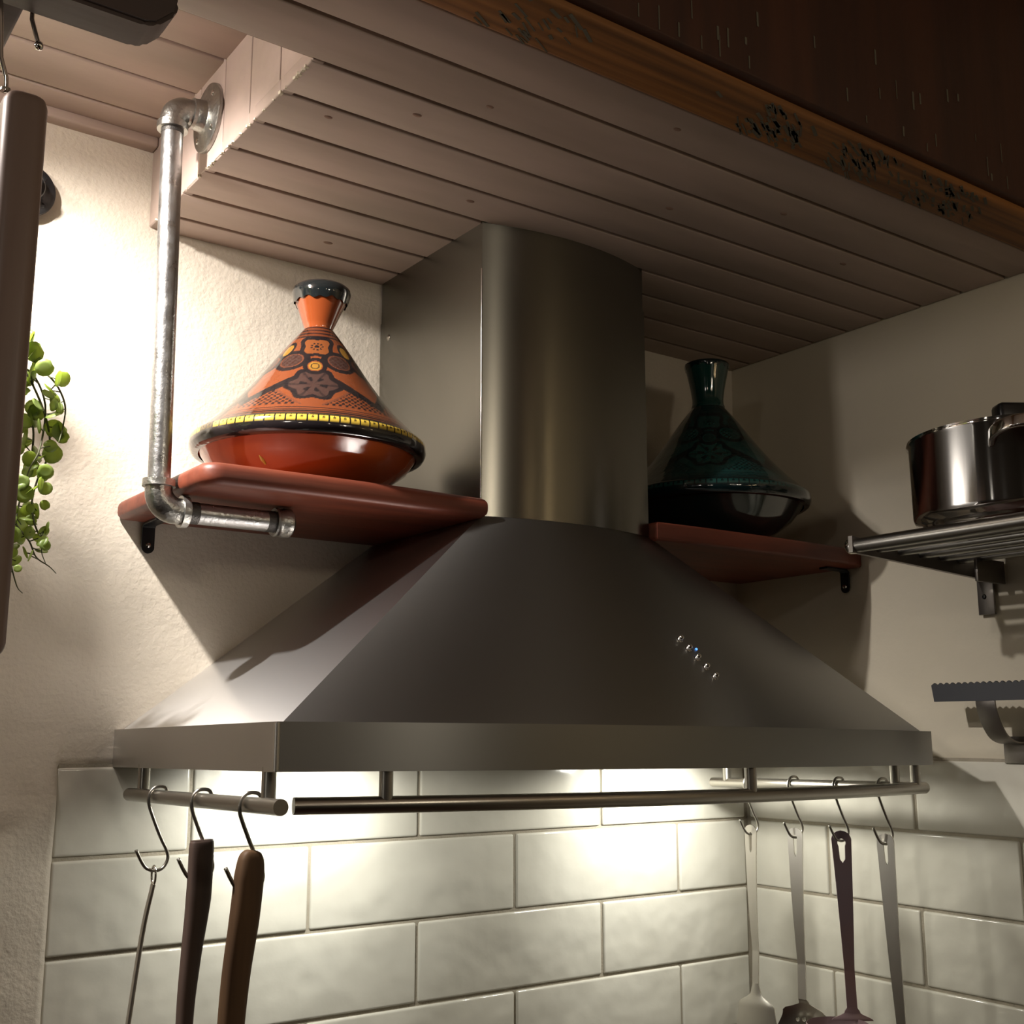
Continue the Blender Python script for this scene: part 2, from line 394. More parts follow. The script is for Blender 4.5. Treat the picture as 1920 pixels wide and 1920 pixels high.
# old beam across the ceiling, room ceiling beyond it
beam = S(box('trim_3', -1.85, R + .02, .700, .7625, CL - .006, CL + .38, M['beam'], b=.004))
o = box('face_board', -1.85, R + .02, .6885, .702, CL + .002, CL + .38, M['beam_face'], beam, b=.002)
fl = MB()
for i in range(230):                                   # paint remnants on the underside of the beam
    cx = random.choice((.83, .86, .97, 1.00, 1.10, 1.13, 1.16, .55)) + random.gauss(0, .022); cy = random.uniform(.705, .758)
    L = random.uniform(.003, .013); W = random.uniform(.0005, .0018)
    V, F = boxVF(cx - L, cx + L, cy - W, cy + W, CL - .0064, CL - .0056, 0, rot=Matrix.Rotation(random.gauss(.5, .10), 3, 'Z')); fl.add(V, F)
for i in range(36):                                    # drips on the stained face board
    cx = random.uniform(.6, 1.3); L = random.uniform(.003, .012); W = random.uniform(.0004, .0015); z = CL + .012 + random.random() ** 2 * .09
    V, F = boxVF(cx - W, cx + W, .6880, .6886, z - L, z + L); fl.add(V, F)
fl.build('paint_remnants', M['flake'], beam, smooth=False)
o = S(box('ceiling', -1.9, R + .12, -2.3, .70, CL + .36, CL + .41, M['board']))

# ------------------------------------------------------------------ cooker hood
def tz(x, y): return .014 * (1.34 - y) - .009 * (x - .4165)
hood = thing('cooker_hood', 'brushed steel cooker hood with a curved front and square chimney', 'cooker hood', (.86, D, -.04))
HB, HT = -.0385, .0025
XL, XR, YF, BU = .4165, 1.3035, .915, .060
def outline(inset, n=40, yback=D + .004):
    P = []
    xl, xr, yf = XL + inset, XR - inset, YF + inset
    P.append((xl, yback)); 
    for i in range(n + 1):
        s = i / n; P.append((xl + (xr - xl) * s, yf - BU * (1 - (2 * s - 1) ** 2)))
    P.append((xr, yback)); return P
def band(sg):
    mb = MB(); o1 = outline(0); o2 = outline(.012)
    def strip(A, za, B, zb, sm=1):
        k = len(A)
        segs = [(0, 1), (1, k - 2), (k - 2, k - 1)][sg[0]:sg[1]]
        for a, b in segs:
            V = []; U = []; F = []
            for i in range(a, b + 1):
                V.append((A[i][0], A[i][1], za + tz(*A[i]))); V.append((B[i][0], B[i][1], zb + tz(*B[i]))); U += [(za * 10, i * .1), (zb * 10 + .001, i * .1)]
            for i in range(b - a): F.append((2 * i, 2 * i + 2, 2 * i + 3, 2 * i + 1))
            mb.add(V, F, U)
    strip(o1, HB, o1, HT); strip(o2, HT, o1, HT); strip(o2, HB + .0001, o1, HB); strip(o2, HB, o2, HT)
    return mb
band((1, 2)).build('skirt_front', M['steel'], hood, uv=True); band((0, 1)).build('skirt_side', M['steel_side_lit'], hood, uv=True); band((2, 3)).build('skirt_side', M['steel_side_lit'], hood, uv=True)
o = tube('corner_seam', [(XL - .0002, YF - .0008, HB + .001 + tz(XL, YF)), (XL - .0002, YF - .0008, HT - .001 + tz(XL, YF))], .0028, M['utensil'], hood, m=10)
# canopy: side panels and curved front lofted up to the chimney
CX0, CX1, CYF, CB = .744, 1.000, 1.100, .022
def topo(n=40, g=0):
    P = [(CX0 - g, D + .004)]
    for i in range(n + 1):
        s = i / n; P.append((CX0 - g + (CX1 - CX0 + 2 * g) * s, CYF - g - CB * (1 - (2 * s - 1) ** 2)))
    P.append((CX1 + g, D + .004)); return P
def canopy(sg):
    mb = MB(); A = outline(.008); B = topo(); k = len(A); m = 14
    for a, b in ((0, 1), (1, k - 2), (k - 2, k - 1))[sg[0]:sg[1]]:
        V = []; F = []; U = []; nn = (b - a + 1) if b - a > 1 else 13
        for i in range(nn):
            if b - a > 1: pa, pb = A[a + i], B[a + i]
            else:
                t = i / (nn - 1); pa = tuple(A[a][c] * (1 - t) + A[b][c] * t for c in (0, 1)); pb = tuple(B[a][c] * (1 - t) + B[b][c] * t for c in (0, 1))
            za = HT - .001 + tz(*pa)
            for j in range(m + 1):
                t = j / m; V.append((pa[0] * (1 - t) + pb[0] * t, pa[1] * (1 - t) + pb[1] * t, za * (1 - t) + .2445 * t)); U.append((t, i / nn) if b - a > 1 else (i / nn, t))
        for i in range(nn - 1):
            for j in range(m): F.append((i * (m + 1) + j, (i + 1) * (m + 1) + j, (i + 1) * (m + 1) + j + 1, i * (m + 1) + j + 1))
        mb.add(V, F, U)
    return mb
for nm, mt, sg in (('canopy_front', M['steel'], (1, 2)), ('canopy_side', M['steel_side_lit'], (0, 1)), ('canopy_side', M['steel_side_lit'], (2, 3))): canopy(sg).build(nm, mt, hood, uv=True)
def chimney(g, z0, z1, n=40):
    mb = MB(); P = topo(n, g); k = len(P)
    for a, b in ((0, 1), (1, k - 2), (k - 2, k - 1)):
        V = []; U = []; F = []
        for i in range(a, b + 1): V += [(P[i][0], P[i][1], z0), (P[i][0], P[i][1], z1)]; U += [(0, i * .1), (1, i * .1)]
        for i in range(b - a): F.append((2 * i, 2 * i + 2, 2 * i + 3, 2 * i + 1))
        mb.add(V, F, U)
    return mb
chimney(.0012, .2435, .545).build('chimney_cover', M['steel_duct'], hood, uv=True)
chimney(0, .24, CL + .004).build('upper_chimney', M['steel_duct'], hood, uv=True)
tube('edge_fold', [(CX0 - .0014, CYF - .0014, .245), (CX0 - .0014, CYF - .0014, .544)], .0011, M['chrome'], hood, m=8)
lathe('screw', [(0, .002), (.003, .0016), (.0045, 0)], (CX0 - .0012, 1.322, .520), M['steel_dark'], hood, axis=(-1, 0, 0), m=16)
# underside pan with two round lamps
pan = outline(.012); k = len(pan)
V = [(p[0], p[1], -.012 + tz(*p)) for p in pan]; V2 = [(p[0], p[1], -.006 + tz(*p)) for p in pan]
F = [tuple(range(k)), tuple(range(2 * k - 1, k - 1, -1))] + [(i, i + k, (i + 1) % k + k, (i + 1) % k) for i in range(k)]
build('filter_panel', V + V2, F, M['steel_dark'], hood, smooth=False)
for x, y in ((.628, 1.19), (1.185, 1.19)):
    f = lathe('hood_lamp', [(.022, 0), (.034, 0), (.035, -.002), (.024, -.003), (.022, 0)], (x, y, -.012 + tz(x, y)), M['chrome'], hood, m=32)
# buttons
def csurf(s, t):
    x0 = XL + .008 + s * (XR - XL - .016); y0 = YF + .008 - BU * (1 - (2 * s - 1) ** 2); z0 = HT + tz(x0, y0)
    a = Vector((x0, y0, z0)); b = Vector((CX0 + (CX1 - CX0) * s, CYF - CB * (1 - (2 * s - 1) ** 2), .2445)); return a * (1 - t) + b * t
for s, t in ((.569, .398), (.573, .355), (.576, .310), (.579, .267), (.582, .223)):
    p = csurf(s, t); nrm = ((csurf(s + .01, t) - p).cross(csurf(s, t + .01) - p)).normalized()
    if nrm.y > 0: nrm = -nrm
    lathe('button', [(0, .0052), (.0022, .0050), (.0030, .0040), (.0031, 0), (.0040, -.0004)], p, M['chrome'], hood, axis=nrm, m=20)
p = csurf(.592, .355); nrm = Vector((0, -.82, .56))
lathe('indicator_light', [(0, .0012), (.0012, .0008), (.0015, 0)], p, M['led'], hood, axis=nrm, m=12)
# rails with posts
def rail(P, posts, r, sm):
    rl = tube('utensil_rail', P, r, M['steel_dark'], hood, m=24, sm=sm)
    for (x, y, z) in posts:
        tube('rail_post', [(x, y, z), (x, y, HB + .004 + tz(x, y))], .0062, M['steel_dark'], rl, m=16)
RZ = -.0665
def rp(x, y, z=RZ): return (x, y, z + tz(x, y))
rail([rp(.418, 1.285), rp(.418, 1.1), rp(.418, .905)], [rp(.4225, 1.255), rp(.4225, .940)], .0068, 0)
rail([rp(1.288, 1.285), rp(1.288, 1.1), rp(1.288, .925)], [rp(1.288, 1.255), rp(1.288, .962)], .0068, 0)
fp = [rp(.437 + s * (1.292 - .437), .922 - .058 * (1 - (2 * s - 1) ** 2)) for s in [i / 16 for i in range(17)]]
fpt = lambda q: rp(.437 + q * .855, .922 - .058 * (1 - (2 * q - 1) ** 2))
rail(fp, [fpt(.09), fpt(.567), fpt(.969)], .0072, 3)

# ------------------------------------------------------------------ wooden wall shelves
def shelf_slab(P, z0, z1, rad):
    """rounded-edge slab from plan outline P (CCW)"""
    bm = bmesh.new(); vs = [bm.verts.new((p[0], p[1], z0)) for p in P]; f = bm.faces.new(vs)
    r = bmesh.ops.extrude_face_region(bm, geom=[f]); 
    for v in [g for g in r['geom'] if isinstance(g, bmesh.types.BMVert)]: v.co.z = z1
    bmesh.ops.recalc_face_normals(bm, faces=bm.faces)
    E = [e for e in bm.edges if abs(e.verts[0].co.z - e.verts[1].co.z) < 1e-6]
    bmesh.ops.bevel(bm, geom=E, offset=rad, segments=4, affect='EDGES', profile=.5)
    bm.verts.index_update(); V = [v.co.copy() for v in bm.verts]; F = [[v.index for v in f.verts] for f in bm.faces]; bm.free(); return V, F
def arc(cx, cy, r, a0, a1, n=8): return [(cx + r * math.cos(a0 + (a1 - a0) * i / n), cy + r * math.sin(a0 + (a1 - a0) * i / n)) for i in range(n + 1)]
SZ0, SZ1 = .238, .262
t = thing('wall_shelf', 'red-brown wooden shelf under the orange tagine, resting on a steel pipe', 'shelf', (.58, D, SZ0))
P = [(.404, D + .002)] + arc(.428, 1.104, .022, PI, 1.5 * PI) + [(.52, 1.079), (.64, 1.079), (.742, 1.083), (.742, D + .002)]
V, F = shelf_slab(P, SZ0, SZ1, .009); o = build('shelf_board', V, F, M['shelf'], t); sharp(o, 60)
def bracket(x, y, axis, parent):
    nx, ny = axis
    mb = MB(); P = [Vector((x + nx * a, y + ny * a, z)) for a, z in ((.050, SZ0 - .0015), (.006, SZ0 - .0015), (.002, SZ0 - .005), (.0015, SZ0 - .028))]
    V, F, U = sweep(P, [rectp(.0015, .0075)] * 4, up=Vector((0, 0, 1))); mb.add(V, F)
    V, F, U = latheVF([(0, .0015), (.0075, .0015), (.0075, -.0005)], (x + nx * .0015, y + ny * .0015, SZ0 - .028), axis=(nx, ny, 0), m=20); mb.add(V, F)
    br = mb.build('shelf_bracket', M['black'], parent); sharp(br, 40)
    lathe('screw', [(0, .003), (.0028, .0022), (.0036, 0)], (x + nx * .003, y + ny * .003, SZ0 - .026), M['chrome'], br, axis=(nx, ny, 0), m=16)
bracket(.440, D + .001, (0, -1), t)
t = thing('wall_shelf', 'dark red-brown wooden shelf in the corner under the green tagine', 'shelf', (1.2, D, SZ0))
P = [(1.002, D + .002), (1.002, 1.083), (1.10, 1.079), (1.25, 1.079), (1.360, 1.082)] + [(1.395, 1.088), (R + .004, 1.098), (R + .004, D + .002)]
V, F = shelf_slab(P, SZ0, SZ1, .004); o = build('shelf_board', V, F, M['shelf'], t); sharp(o, 60)
bracket(R + .001, 1.125, (-1, 0), t)

# ------------------------------------------------------------------ galvanised pipe support
PX, PY = .384, 1.157
t = thing('pipe_bracket', 'galvanised steel pipe hanging from the ceiling step and holding the shelf', 'pipe', (PX, PY, .222))
def flange(parent, c, axis, R0=.038, mat=M['galv_cast'], holes=True):
    fl = lathe('flange', [(0, 0), (R0, 0), (R0 + .0006, .0015), (R0, .0045), (R0 - .003, .0058), (.020, .0068), (.0175, .009), (.0165, .018), (.0155, .019), (.0105, .019), (.010, .012), (0, .012)], c, mat, parent, axis=axis, m=48)
    ax = Vector(axis); u = Vector((0, 0, 1)) if abs(ax.z) < .5 else Vector((1, 0, 0)); v = ax.cross(u)
    for k in range(4):
        a = PI / 4 + k * PI / 2; p = Vector(c) + (u * math.cos(a) + v * math.sin(a)) * R0 * .74 + ax * .0055
        lathe('flange_screw', [(0, .0022), (.0030, .0016), (.0040, 0)], p, M['chrome'] if holes else mat, fl, axis=axis, m=16)
    return fl
FZ = .660
flange(t, (STX, PY, FZ), (-1, 0, 0))
tube('threaded_end', [(STX - .017, PY, FZ), (STX - .024, PY, FZ)], .0098, M['thread'], t, m=20)
def elbow(name, c, d0, d1, R1=.020, parent=None):
    """elbow fitting centred at c leaving along d0 and d1"""
    c = Vector(c); d0 = Vector(d0); d1 = Vector(d1); o = c + (d0 + d1) * R1; P = []; rr = []
    P.append(c + d0 * (R1 + .0105)); P.append(c + d0 * (R1 + .0032)); P.append(c + d0 * (R1 + .0030)); rr = [.0162, .0166, .0138]
    P.append(c + d0 * R1); rr.append(.0136)
    for i in range(1, 12):
        a = i / 12 * PI / 2; P.append(o - d1 * R1 * math.cos(a) - d0 * R1 * math.sin(a)); rr.append(.0136 + .0008 * math.sin(2 * a))
    P.append(c + d1 * R1); rr.append(.0136)
    P.append(c + d1 * (R1 + .0030)); P.append(c + d1 * (R1 + .0032)); P.append(c + d1 * (R1 + .0105)); rr += [.0138, .0166, .0162]
    V, F, U = sweep(P, [circ(r, 28) for r in rr], up=d0.cross(d1)); o2 = build(name, V, F, M['galv_cast'], parent); sharp(o2, 45); return o2
elbow('elbow_fitting', (PX - .003, PY, FZ), (1, 0, 0), (0, 0, -1), .016, t)
elbow('elbow_fitting', (PX + .004, PY, .221), (0, 0, 1), (1, 0, 0), .020, t)
tube('upright_pipe', [(PX - .003, PY, FZ - .024), (PX + .004, PY, .250)], .0113, M['galv'], t, m=32)
tube('threaded_end', [(PX - .003, PY, FZ - .022), (PX - .003, PY, FZ - .031)], .0118, M['thread'], t, m=24)
tube('threaded_end', [(PX + .030, PY, .221), (PX + .0455, PY, .221)], .0117, M['thread'], t, m=20)
tube('arm_pipe', [(PX + .040, PY, .221), (PX + .128, PY, .221)], .0113, M['galv'], t, m=32)
tube('threaded_end', [(PX + .121, PY, .221), (PX + .134, PY, .221)], .0117, M['thread'], t, m=20)
lathe('end_cap', [(.010, 0), (.0150, 0), (.0158, .002), (.0150, .004), (.0146, .008), (.0158, .010), (.0156, .018), (.013, .0205), (0, .021)], (PX + .130, PY, .221), M['galv_cast'], t, axis=(1, 0, 0), m=32)
# a second, darker flange low on the plaster at the far left, with its pipe stub
t = thing('pipe_flange', 'dark round pipe flange on the plaster behind the chopping board', 'pipe flange', (.272, D, .60))
flange(t, (.277, D - .004, .606), (0, -1, 0), .031, M['black'], False)
tube('pipe', [(.277, D - .016, .606), (.277, D - .030, .606), (.262, D - .042, .606), (.16, D - .045, .606)], .0100, M['black'], t, m=20, sm=4)

# ------------------------------------------------------------------ tagines
def sm(a, b, x): t = max(0, min(1, (x - a) / (b - a))); return t * t * (3 - 2 * t)
def mixc(a, b, t): return tuple(a[i] * (1 - t) + b[i] * t for i in range(3))
def lid_paint(u, v, C, n=5, ph=0):
    base, dark, grey, ochre = C
    a = ((u * n + ph) % 1) * 2 - 1                      # -1..1 across one repeat
    wdt = (1 - v * .86)                                 # true half width of a repeat, shrinking upwards
    x = a * wdt * .56; y = v                            # roughly isotropic
    c = base
    def ell(cx, cy, rx, ry): return math.hypot((x - cx) / rx, (y - cy) / ry)
    if v < .085:
        k = (v / .085) * 4; return dark if (k % 1) < .45 else base
    if v > .865:
        k = (v - .865) / .135 * 3.5; return dark if (k % 1) < .5 else mixc(base, dark, .35)
    hatch = (math.sin(x * 150) * math.sin(y * 150)) > -.05
    edge = wdt * .56
    ax = abs(x)
    # lower hatched panels
    top = .10 + .20 * (1 - abs(ax - edge * .62) / (edge * .5 + 1e-6))
    if .10 < v < top and edge * .12 < ax < edge * 1.0: c = dark if not hatch else base
    if abs(v - top) < .010 and ax > edge * .12: c = mixc(base, grey, .4)
    # sweeping dark band
    bandy = .20 + .30 * (1 - (ax / edge)) 
    if abs(v - (.15 + .26 * (1 - (ax / edge) ** 1.5) + .03)) < .046: c = dark
    # orange side cartouches with scribbles
    # central lobed medallion
    dx, dy = x, y - .33; ang = math.atan2(dy, dx); rad = math.hypot(dx, dy * 1.15); lob = .150 * (1 + .13 * math.cos(6 * ang))
    if rad < lob + .042: c = dark
    if rad < lob: c = grey
    if rad < lob and (abs(math.sin(ang * 3)) < .22 and rad > .02): c = mixc(grey, dark, .6)
    if .045 < rad < .095 and math.cos(6 * ang + 1) > .35: c = dark
    # ochre oval above it
    e = ell(0, .535, .052, .058)
    if e < 1.6: c = dark
    if e < 1.0: c = base
    if e < .85: c = ochre
    if .45 < e < .58: c = dark
    # grey hatched leaves to both sides
    e = ell(edge * .62 if x > 0 else -edge * .62, .60, .085, .075)
    if e < 1.5: c = dark
    if e < 1.02: c = mixc(grey, base, .5)
    if e < .88: c = grey if hatch else mixc(dark, base, .15)
    # flower panel under the neck
    dx, dy = x, y - .755; ang = math.atan2(dy, dx); rad = math.hypot(dx, dy); lob = .088 * (1 + .16 * math.cos(4 * ang + PI))
    if rad < lob + .034: c = dark
    if rad < lob: c = mixc(base, ochre, .12)
    if rad < .016 or (.028 < rad < .044 and math.cos(9 * ang) > 0): c = dark
    # ochre ovals between flowers
    e = math.hypot((edge - ax) / .035, (y - .73) / .06)
    if e < 1.5: c = dark
    if e < 1: c = ochre
    return c
def tagine(name, label, c, C, matK, matB, rim_r, zr, zneck, ztop, kn, neck, tilt=0, rimcol=None, ph=0, knob_top=None, n_sq=74, dots=True, yline=None):
    cx, cy = c; t = thing(name, label, 'tagine', (cx, cy, SZ1 + .001), 'tagines on the shelves')
    base, dark, grey, ochre = C
    # bowl
    zb = SZ1 + .001; zr0 = zr - .0085
    prof = [(0, zb + .004), (.052, zb + .004), (.056, zb), (.064, zb), (.070, zb + .004), (.092, zb + .016), (.112, zb + .030), (rim_r - .012, zr0 - .003), (rim_r - .004, zr0), (rim_r - .004, zr0 + .002), (rim_r - .02, zr0 + .002), (.05, zb + .012), (0, zb + .010)]
    lathe('bowl', prof, (cx, cy, 0), matB, t, m=96, auto=60)
    if dots:
        for (an, dr, L) in ((3.75, .0, .010), (3.62, .010, .006)):
            r0 = rim_r - .028 - dr; zz = zb + .026
            p = Vector((cx + r0 * math.cos(an), cy + r0 * math.sin(an), zz)); q = Vector((cx + (r0 - L) * math.cos(an + .02), cy + (r0 - L) * math.sin(an + .02), zz - L * .85))
            tube('glaze_drip', [p, (p + q) / 2, q], [.0008, .0022, .001], M['yellow'], t, m=10, sm=3)
    # lid: rim band, painted cone, knob
    def rotp(v):
        if not tilt: return v
        return Vector((v[0] + (v[2] - zr) * math.sin(tilt), v[1], v[2]))
    pr = [(rim_r - .010, zr0 - .0035), (rim_r - .003, zr0 - .003), (rim_r + .0005, zr0 + .003), (rim_r + .001, zr - .002), (rim_r + .0005, zr + .0045), (rim_r - .002, zr + .008), (rim_r - .006, zr + .0095)]
    m = 1480; V = []; Cc = []; F = []; n = 15
    zz0 = zr0
    for i in range(n + 1):
        k = i / n * (len(pr) - 1); a = min(int(k), len(pr) - 2); f = k - a; r = pr[a][0] * (1 - f) + pr[a + 1][0] * f; z = pr[a][1] * (1 - f) + pr[a + 1][1] * f
        for j in range(m):
            an = 2 * PI * j / m; V.append((cx + r * math.cos(an), cy + r * math.sin(an), z))
            sq = (j / m * n_sq) % 1; vv = i / n; col = dark
            if .54 < vv < .80:
                col = rimcol if .06 < sq < .94 else dark
                dz = (vv - .67) / .07
                if math.hypot((sq - .5) / .14, dz) < .95: col = dark
            elif vv > .92: col = yline or rimcol
            Cc.append(col)
    for i in range(n):
        for j in range(m): k = (j + 1) % m; F.append((i * m + j, i * m + k, (i + 1) * m + k, (i + 1) * m + j))
    lid = None
    m2 = 620; n2 = 130; V2 = []; C2 = []; F2 = []; z0 = zr + .0093; r0 = rim_r - .0055
    for i in range(n2 + 1):
        v = i / n2; z = z0 + (zneck - z0) * v; r = r0 + (neck - r0) * v - .006 * math.sin(PI * min(1, v * 1.0)) * (1 - v) * 2
        for j in range(m2):
            an = 2 * PI * j / m2; V2.append(rotp((cx + r * math.cos(an), cy + r * math.sin(an), z))); C2.append(lid_paint(j / m2, v, C, 4, ph))
    for i in range(n2):
        for j in range(m2): k = (j + 1) % m2; F2.append((i * m2 + j, i * m2 + k, (i + 1) * m2 + k, (i + 1) * m2 + j))
    lid = build('lid', V2, F2, M['glaze'], t, cols=C2)
    build('rim_band', V, F, M['glaze'], lid, cols=Cc)
    h = ztop - zneck
    kp = kn(h)
    V3, F3, U3 = latheVF(kp[0], (cx, cy, zneck), m=64); o = build('knob', [rotp(v) for v in V3], F3, matK, lid); sharp(o, 60)
    V3, F3, U3 = latheVF(kp[1], (cx, cy, zneck), m=96)
    V3 = [Vector(v) for v in V3]
    for i, v in enumerate(V3[:96]): v.z += .0012 * math.sin(i * .9) + .001 * math.sin(i * .37)
    o = build('knob_glaze', [rotp(v) for v in V3], F3, knob_top, lid)
    return t
kn1 = lambda h: ([(.0165, -.003), (.0165, .002), (.019, .008), (.0255, h * .45), (.0305, h * .66), (.0325, h * .74)],
                 [(.0312, h * .60), (.0332, h * .72), (.0345, h * .82), (.0335, h * .92), (.029, h * .99), (.02, h * 1.01), (0, h)])
kn2 = lambda h: ([(.0235, -.004), (.0245, .001), (.0232, .004), (.0225, .012), (.0245, h * .4), (.0290, h * .72), (.0318, h * .90)],
                 [(.0316, h * .87), (.0328, h * .93), (.0325, h * .975), (.029, h * 1.0), (.024, h * .99), (.02, h * .93), (0, h * .9)])
tagine('tagine', 'orange tagine with black painted motifs and yellow checked rim on the left shelf', (.575, 1.203),
       ((.155, .040, .014), (.010, .008, .009), (.045, .024, .020), (.24, .12, .02)), M['orange_knob'], M['orange'], .133, .318, .462, .517, kn1, .0175,
       tilt=.05, rimcol=(.62, .43, .06), ph=.784, knob_top=M['inky'], yline=(.30, .24, .06))
tagine('tagine', 'dark green tagine with a flared knob on the right shelf beside the chimney', (1.205, 1.188),
       ((.008, .050, .046), (.003, .010, .011), (.010, .062, .056), (.007, .040, .036)), M['teal'], M['teal_dark'], .140, .325, .466, .534, kn2, .0235,
       rimcol=(.012, .055, .048), ph=.004, knob_top=M['teal_dark'], dots=False, n_sq=60, yline=(.012, .060, .052))

# ------------------------------------------------------------------ S hooks and hanging utensils
HP = [(.0100, .0035), (.0075, .0082), (.0030, .0098), (-.0035, .0090), (-.0088, .0030), (-.0092, -.0060), (-.0040, -.0200), (.0050, -.0400), (.0120, -.0530), (.0135, -.0620), (.0085, -.0700), (.0, -.0718), (-.0080, -.0690), (-.0135, -.0620), (-.0195, -.0510)]
def s_hook(x, y, label, grp, tw=0, sc=1):
    z = RZ + tz(x, y); t = thing('s_hook', label, 'hook', (x, y, z - .068), grp)
    P = []
    for a, b in HP: P.append((x + a * sc * math.cos(tw), y + a * sc * math.sin(tw), z + .0004 + b * sc))
    V, F, U = tubeVF(P, .0017, 10, 5, up=Vector((math.sin(-tw), math.cos(tw), 0))); o = build('s_hook_wire', V, F, M['steel_dark'], None)
    # single mesh thing: drop the Empty, keep the wire
    bpy.data.objects.remove(t); o.name = 's_hook'; tag(o, label, 'hook', grp); return (x, y, z)
gL = 'hooks on the left side rail'; gR = 'hooks on the right side rail'
s_hook(.418, 1.196, 'thin steel S-hook nearest the wall on the left rail, holding the steel skewer', gL, .05)
s_hook(.418, 1.078, 'middle steel S-hook on the left rail, holding the square-ended wooden handle', gL, .0)
s_hook(.418, .966, 'steel S-hook at the front end of the left rail, holding the round-ended handle', gL, -.05)
for y, lb in ((1.212, 'steel S-hook in the corner on the right rail, holding the steel spatula'), (1.130, 'steel S-hook on the right rail, holding the slotted spoon'),
              (1.052, 'steel S-hook on the right rail, holding the purple-brown ladle'), (.982, 'steel S-hook at the front of the right rail, holding the long plain handle')):
    s_hook(1.288, y, lb, gR, -.12)

def strip_path(name, P, W, th, mat, parent, wdir, slot=None, m=4, hole=None):
    """flat strip along P with half widths W; wdir = width direction"""
    P = smooth_path([Vector(p) for p in P], 6); n = len(P); wd = Vector(wdir).normalized(); prof = []
    for i in range(n):
        t = i / (n - 1) * (len(W) - 1); k = min(int(t), len(W) - 2); prof.append(rectp(W[k] + (W[k + 1] - W[k]) * (t - k), th, m, .5))
    V, F, U = sweep(P, prof, up=wd); return V, F
# plain steel skewer on the left
yk = 1.196; zh = RZ - .070 + .002
t = thing('skewer', 'slim flat steel skewer hanging at the left end of the left rail', 'utensil', (.413, yk, -.40), 'utensils on the left rail')
V, F, U = tubeVF([(.418 + .004 * math.sin(a), yk + .005 * math.sin(a * 0) , zh - .008 + .009 * math.cos(a)) for a in [i * 2 * PI / 16 for i in range(16)]], .0011, 8, 0)
lp = [Vector((.418, yk + .0058 * math.sin(a), zh - .006 + .009 * math.cos(a))) for a in [i * 2 * PI / 20 for i in range(21)]]
V, F, U = sweep(lp, [circ(.0012, 8)] * 21, up=Vector((1, 0, 0)), caps=False); build('hanging_loop', V, F, M['chrome'], t)
V, F = strip_path('r', [(.418, yk, zh - .014), (.412, yk + .008, -.20), (.402, yk + .016, -.32), (.393, yk + .02, -.42)], [.0014, .0016, .0018, .0010], .0036, M['utensil'], t, (1, 0, 0)); o = build('blade', V, F, M['utensil'], t); sharp(o, 40)
# wooden handles
def wooden(name, label, mat, P, W, T, wdir, round_top, head, cat='wooden spoon'):
    t = thing(name, label, cat, P[-1], 'utensils on the left rail')
    Q = smooth_path([Vector(p) for p in P], 8); n = len(Q); prof = []
    for i in range(n):
        s = i / (n - 1); k = s * (len(W) - 1); a = min(int(k), len(W) - 2); w = W[a] + (W[a + 1] - W[a]) * (k - a); th = T[a] + (T[a + 1] - T[a]) * (k - a)
        prof.append([(w * math.copysign(abs(math.cos(q)) ** .6, math.cos(q)), th * math.copysign(abs(math.sin(q)) ** .6, math.sin(q))) for q in [2 * PI * j / 24 for j in range(24)]])
    V, F, U = sweep(Q, prof, up=Vector(wdir)); o = build('handle', V, F, mat, t); sharp(o, 60)
    e = Vector(P[-1]); V, F, U = latheVF([(0, .055), (.010, .05), (.026, .03), (.030, .0), (.026, -.03), (.012, -.045), (0, -.048)], (0, 0, 0), m=28)
    V = [Vector((e.x + v.x, e.y + v.y * .35, e.z - .04 + v.z)) for v in V]; build('spoon_bowl', V, F, mat, t); return t
wooden('wooden_spoon', 'dark weathered wooden utensil with a square-cut handle end, middle of the left rail', M['spoon1'],
       [(0.4200, 1.0775, -.098), (0.4200, 1.0775, -.106), (0.4195, 1.078, -.15), (0.4150, 1.078, -.20), (0.4120, 1.078, -.25), (0.4120, 1.078, -.33), (0.4140, 1.08, -.45)], [.0112, .0122, .0122, .0094, .0078, .0070, .0070], [.0045, .0056, .0058, .0055, .005, .005, .005], (1, .25, 0), False, None)
wooden('wooden_spoon', 'brown wooden utensil with a thick rounded handle end, nearest the front of the left rail', M['spoon2'],
       [(0.4215, .966, -.0985), (0.4212, .966, -.1005), (0.4205, .966, -.106), (0.4195, .966, -.120), (0.4165, .966, -.155), (0.4120, .968, -.20), (0.4090, .968, -.25), (0.4090, .968, -.30), (0.4100, .97, -.45)], [.0045, .0082, .0112, .0128, .0128, .0118, .0110, .0105, .009], [.003, .005, .0065, .0078, .0078, .0075, .007, .007, .007], (1, .2, 0), True, None)
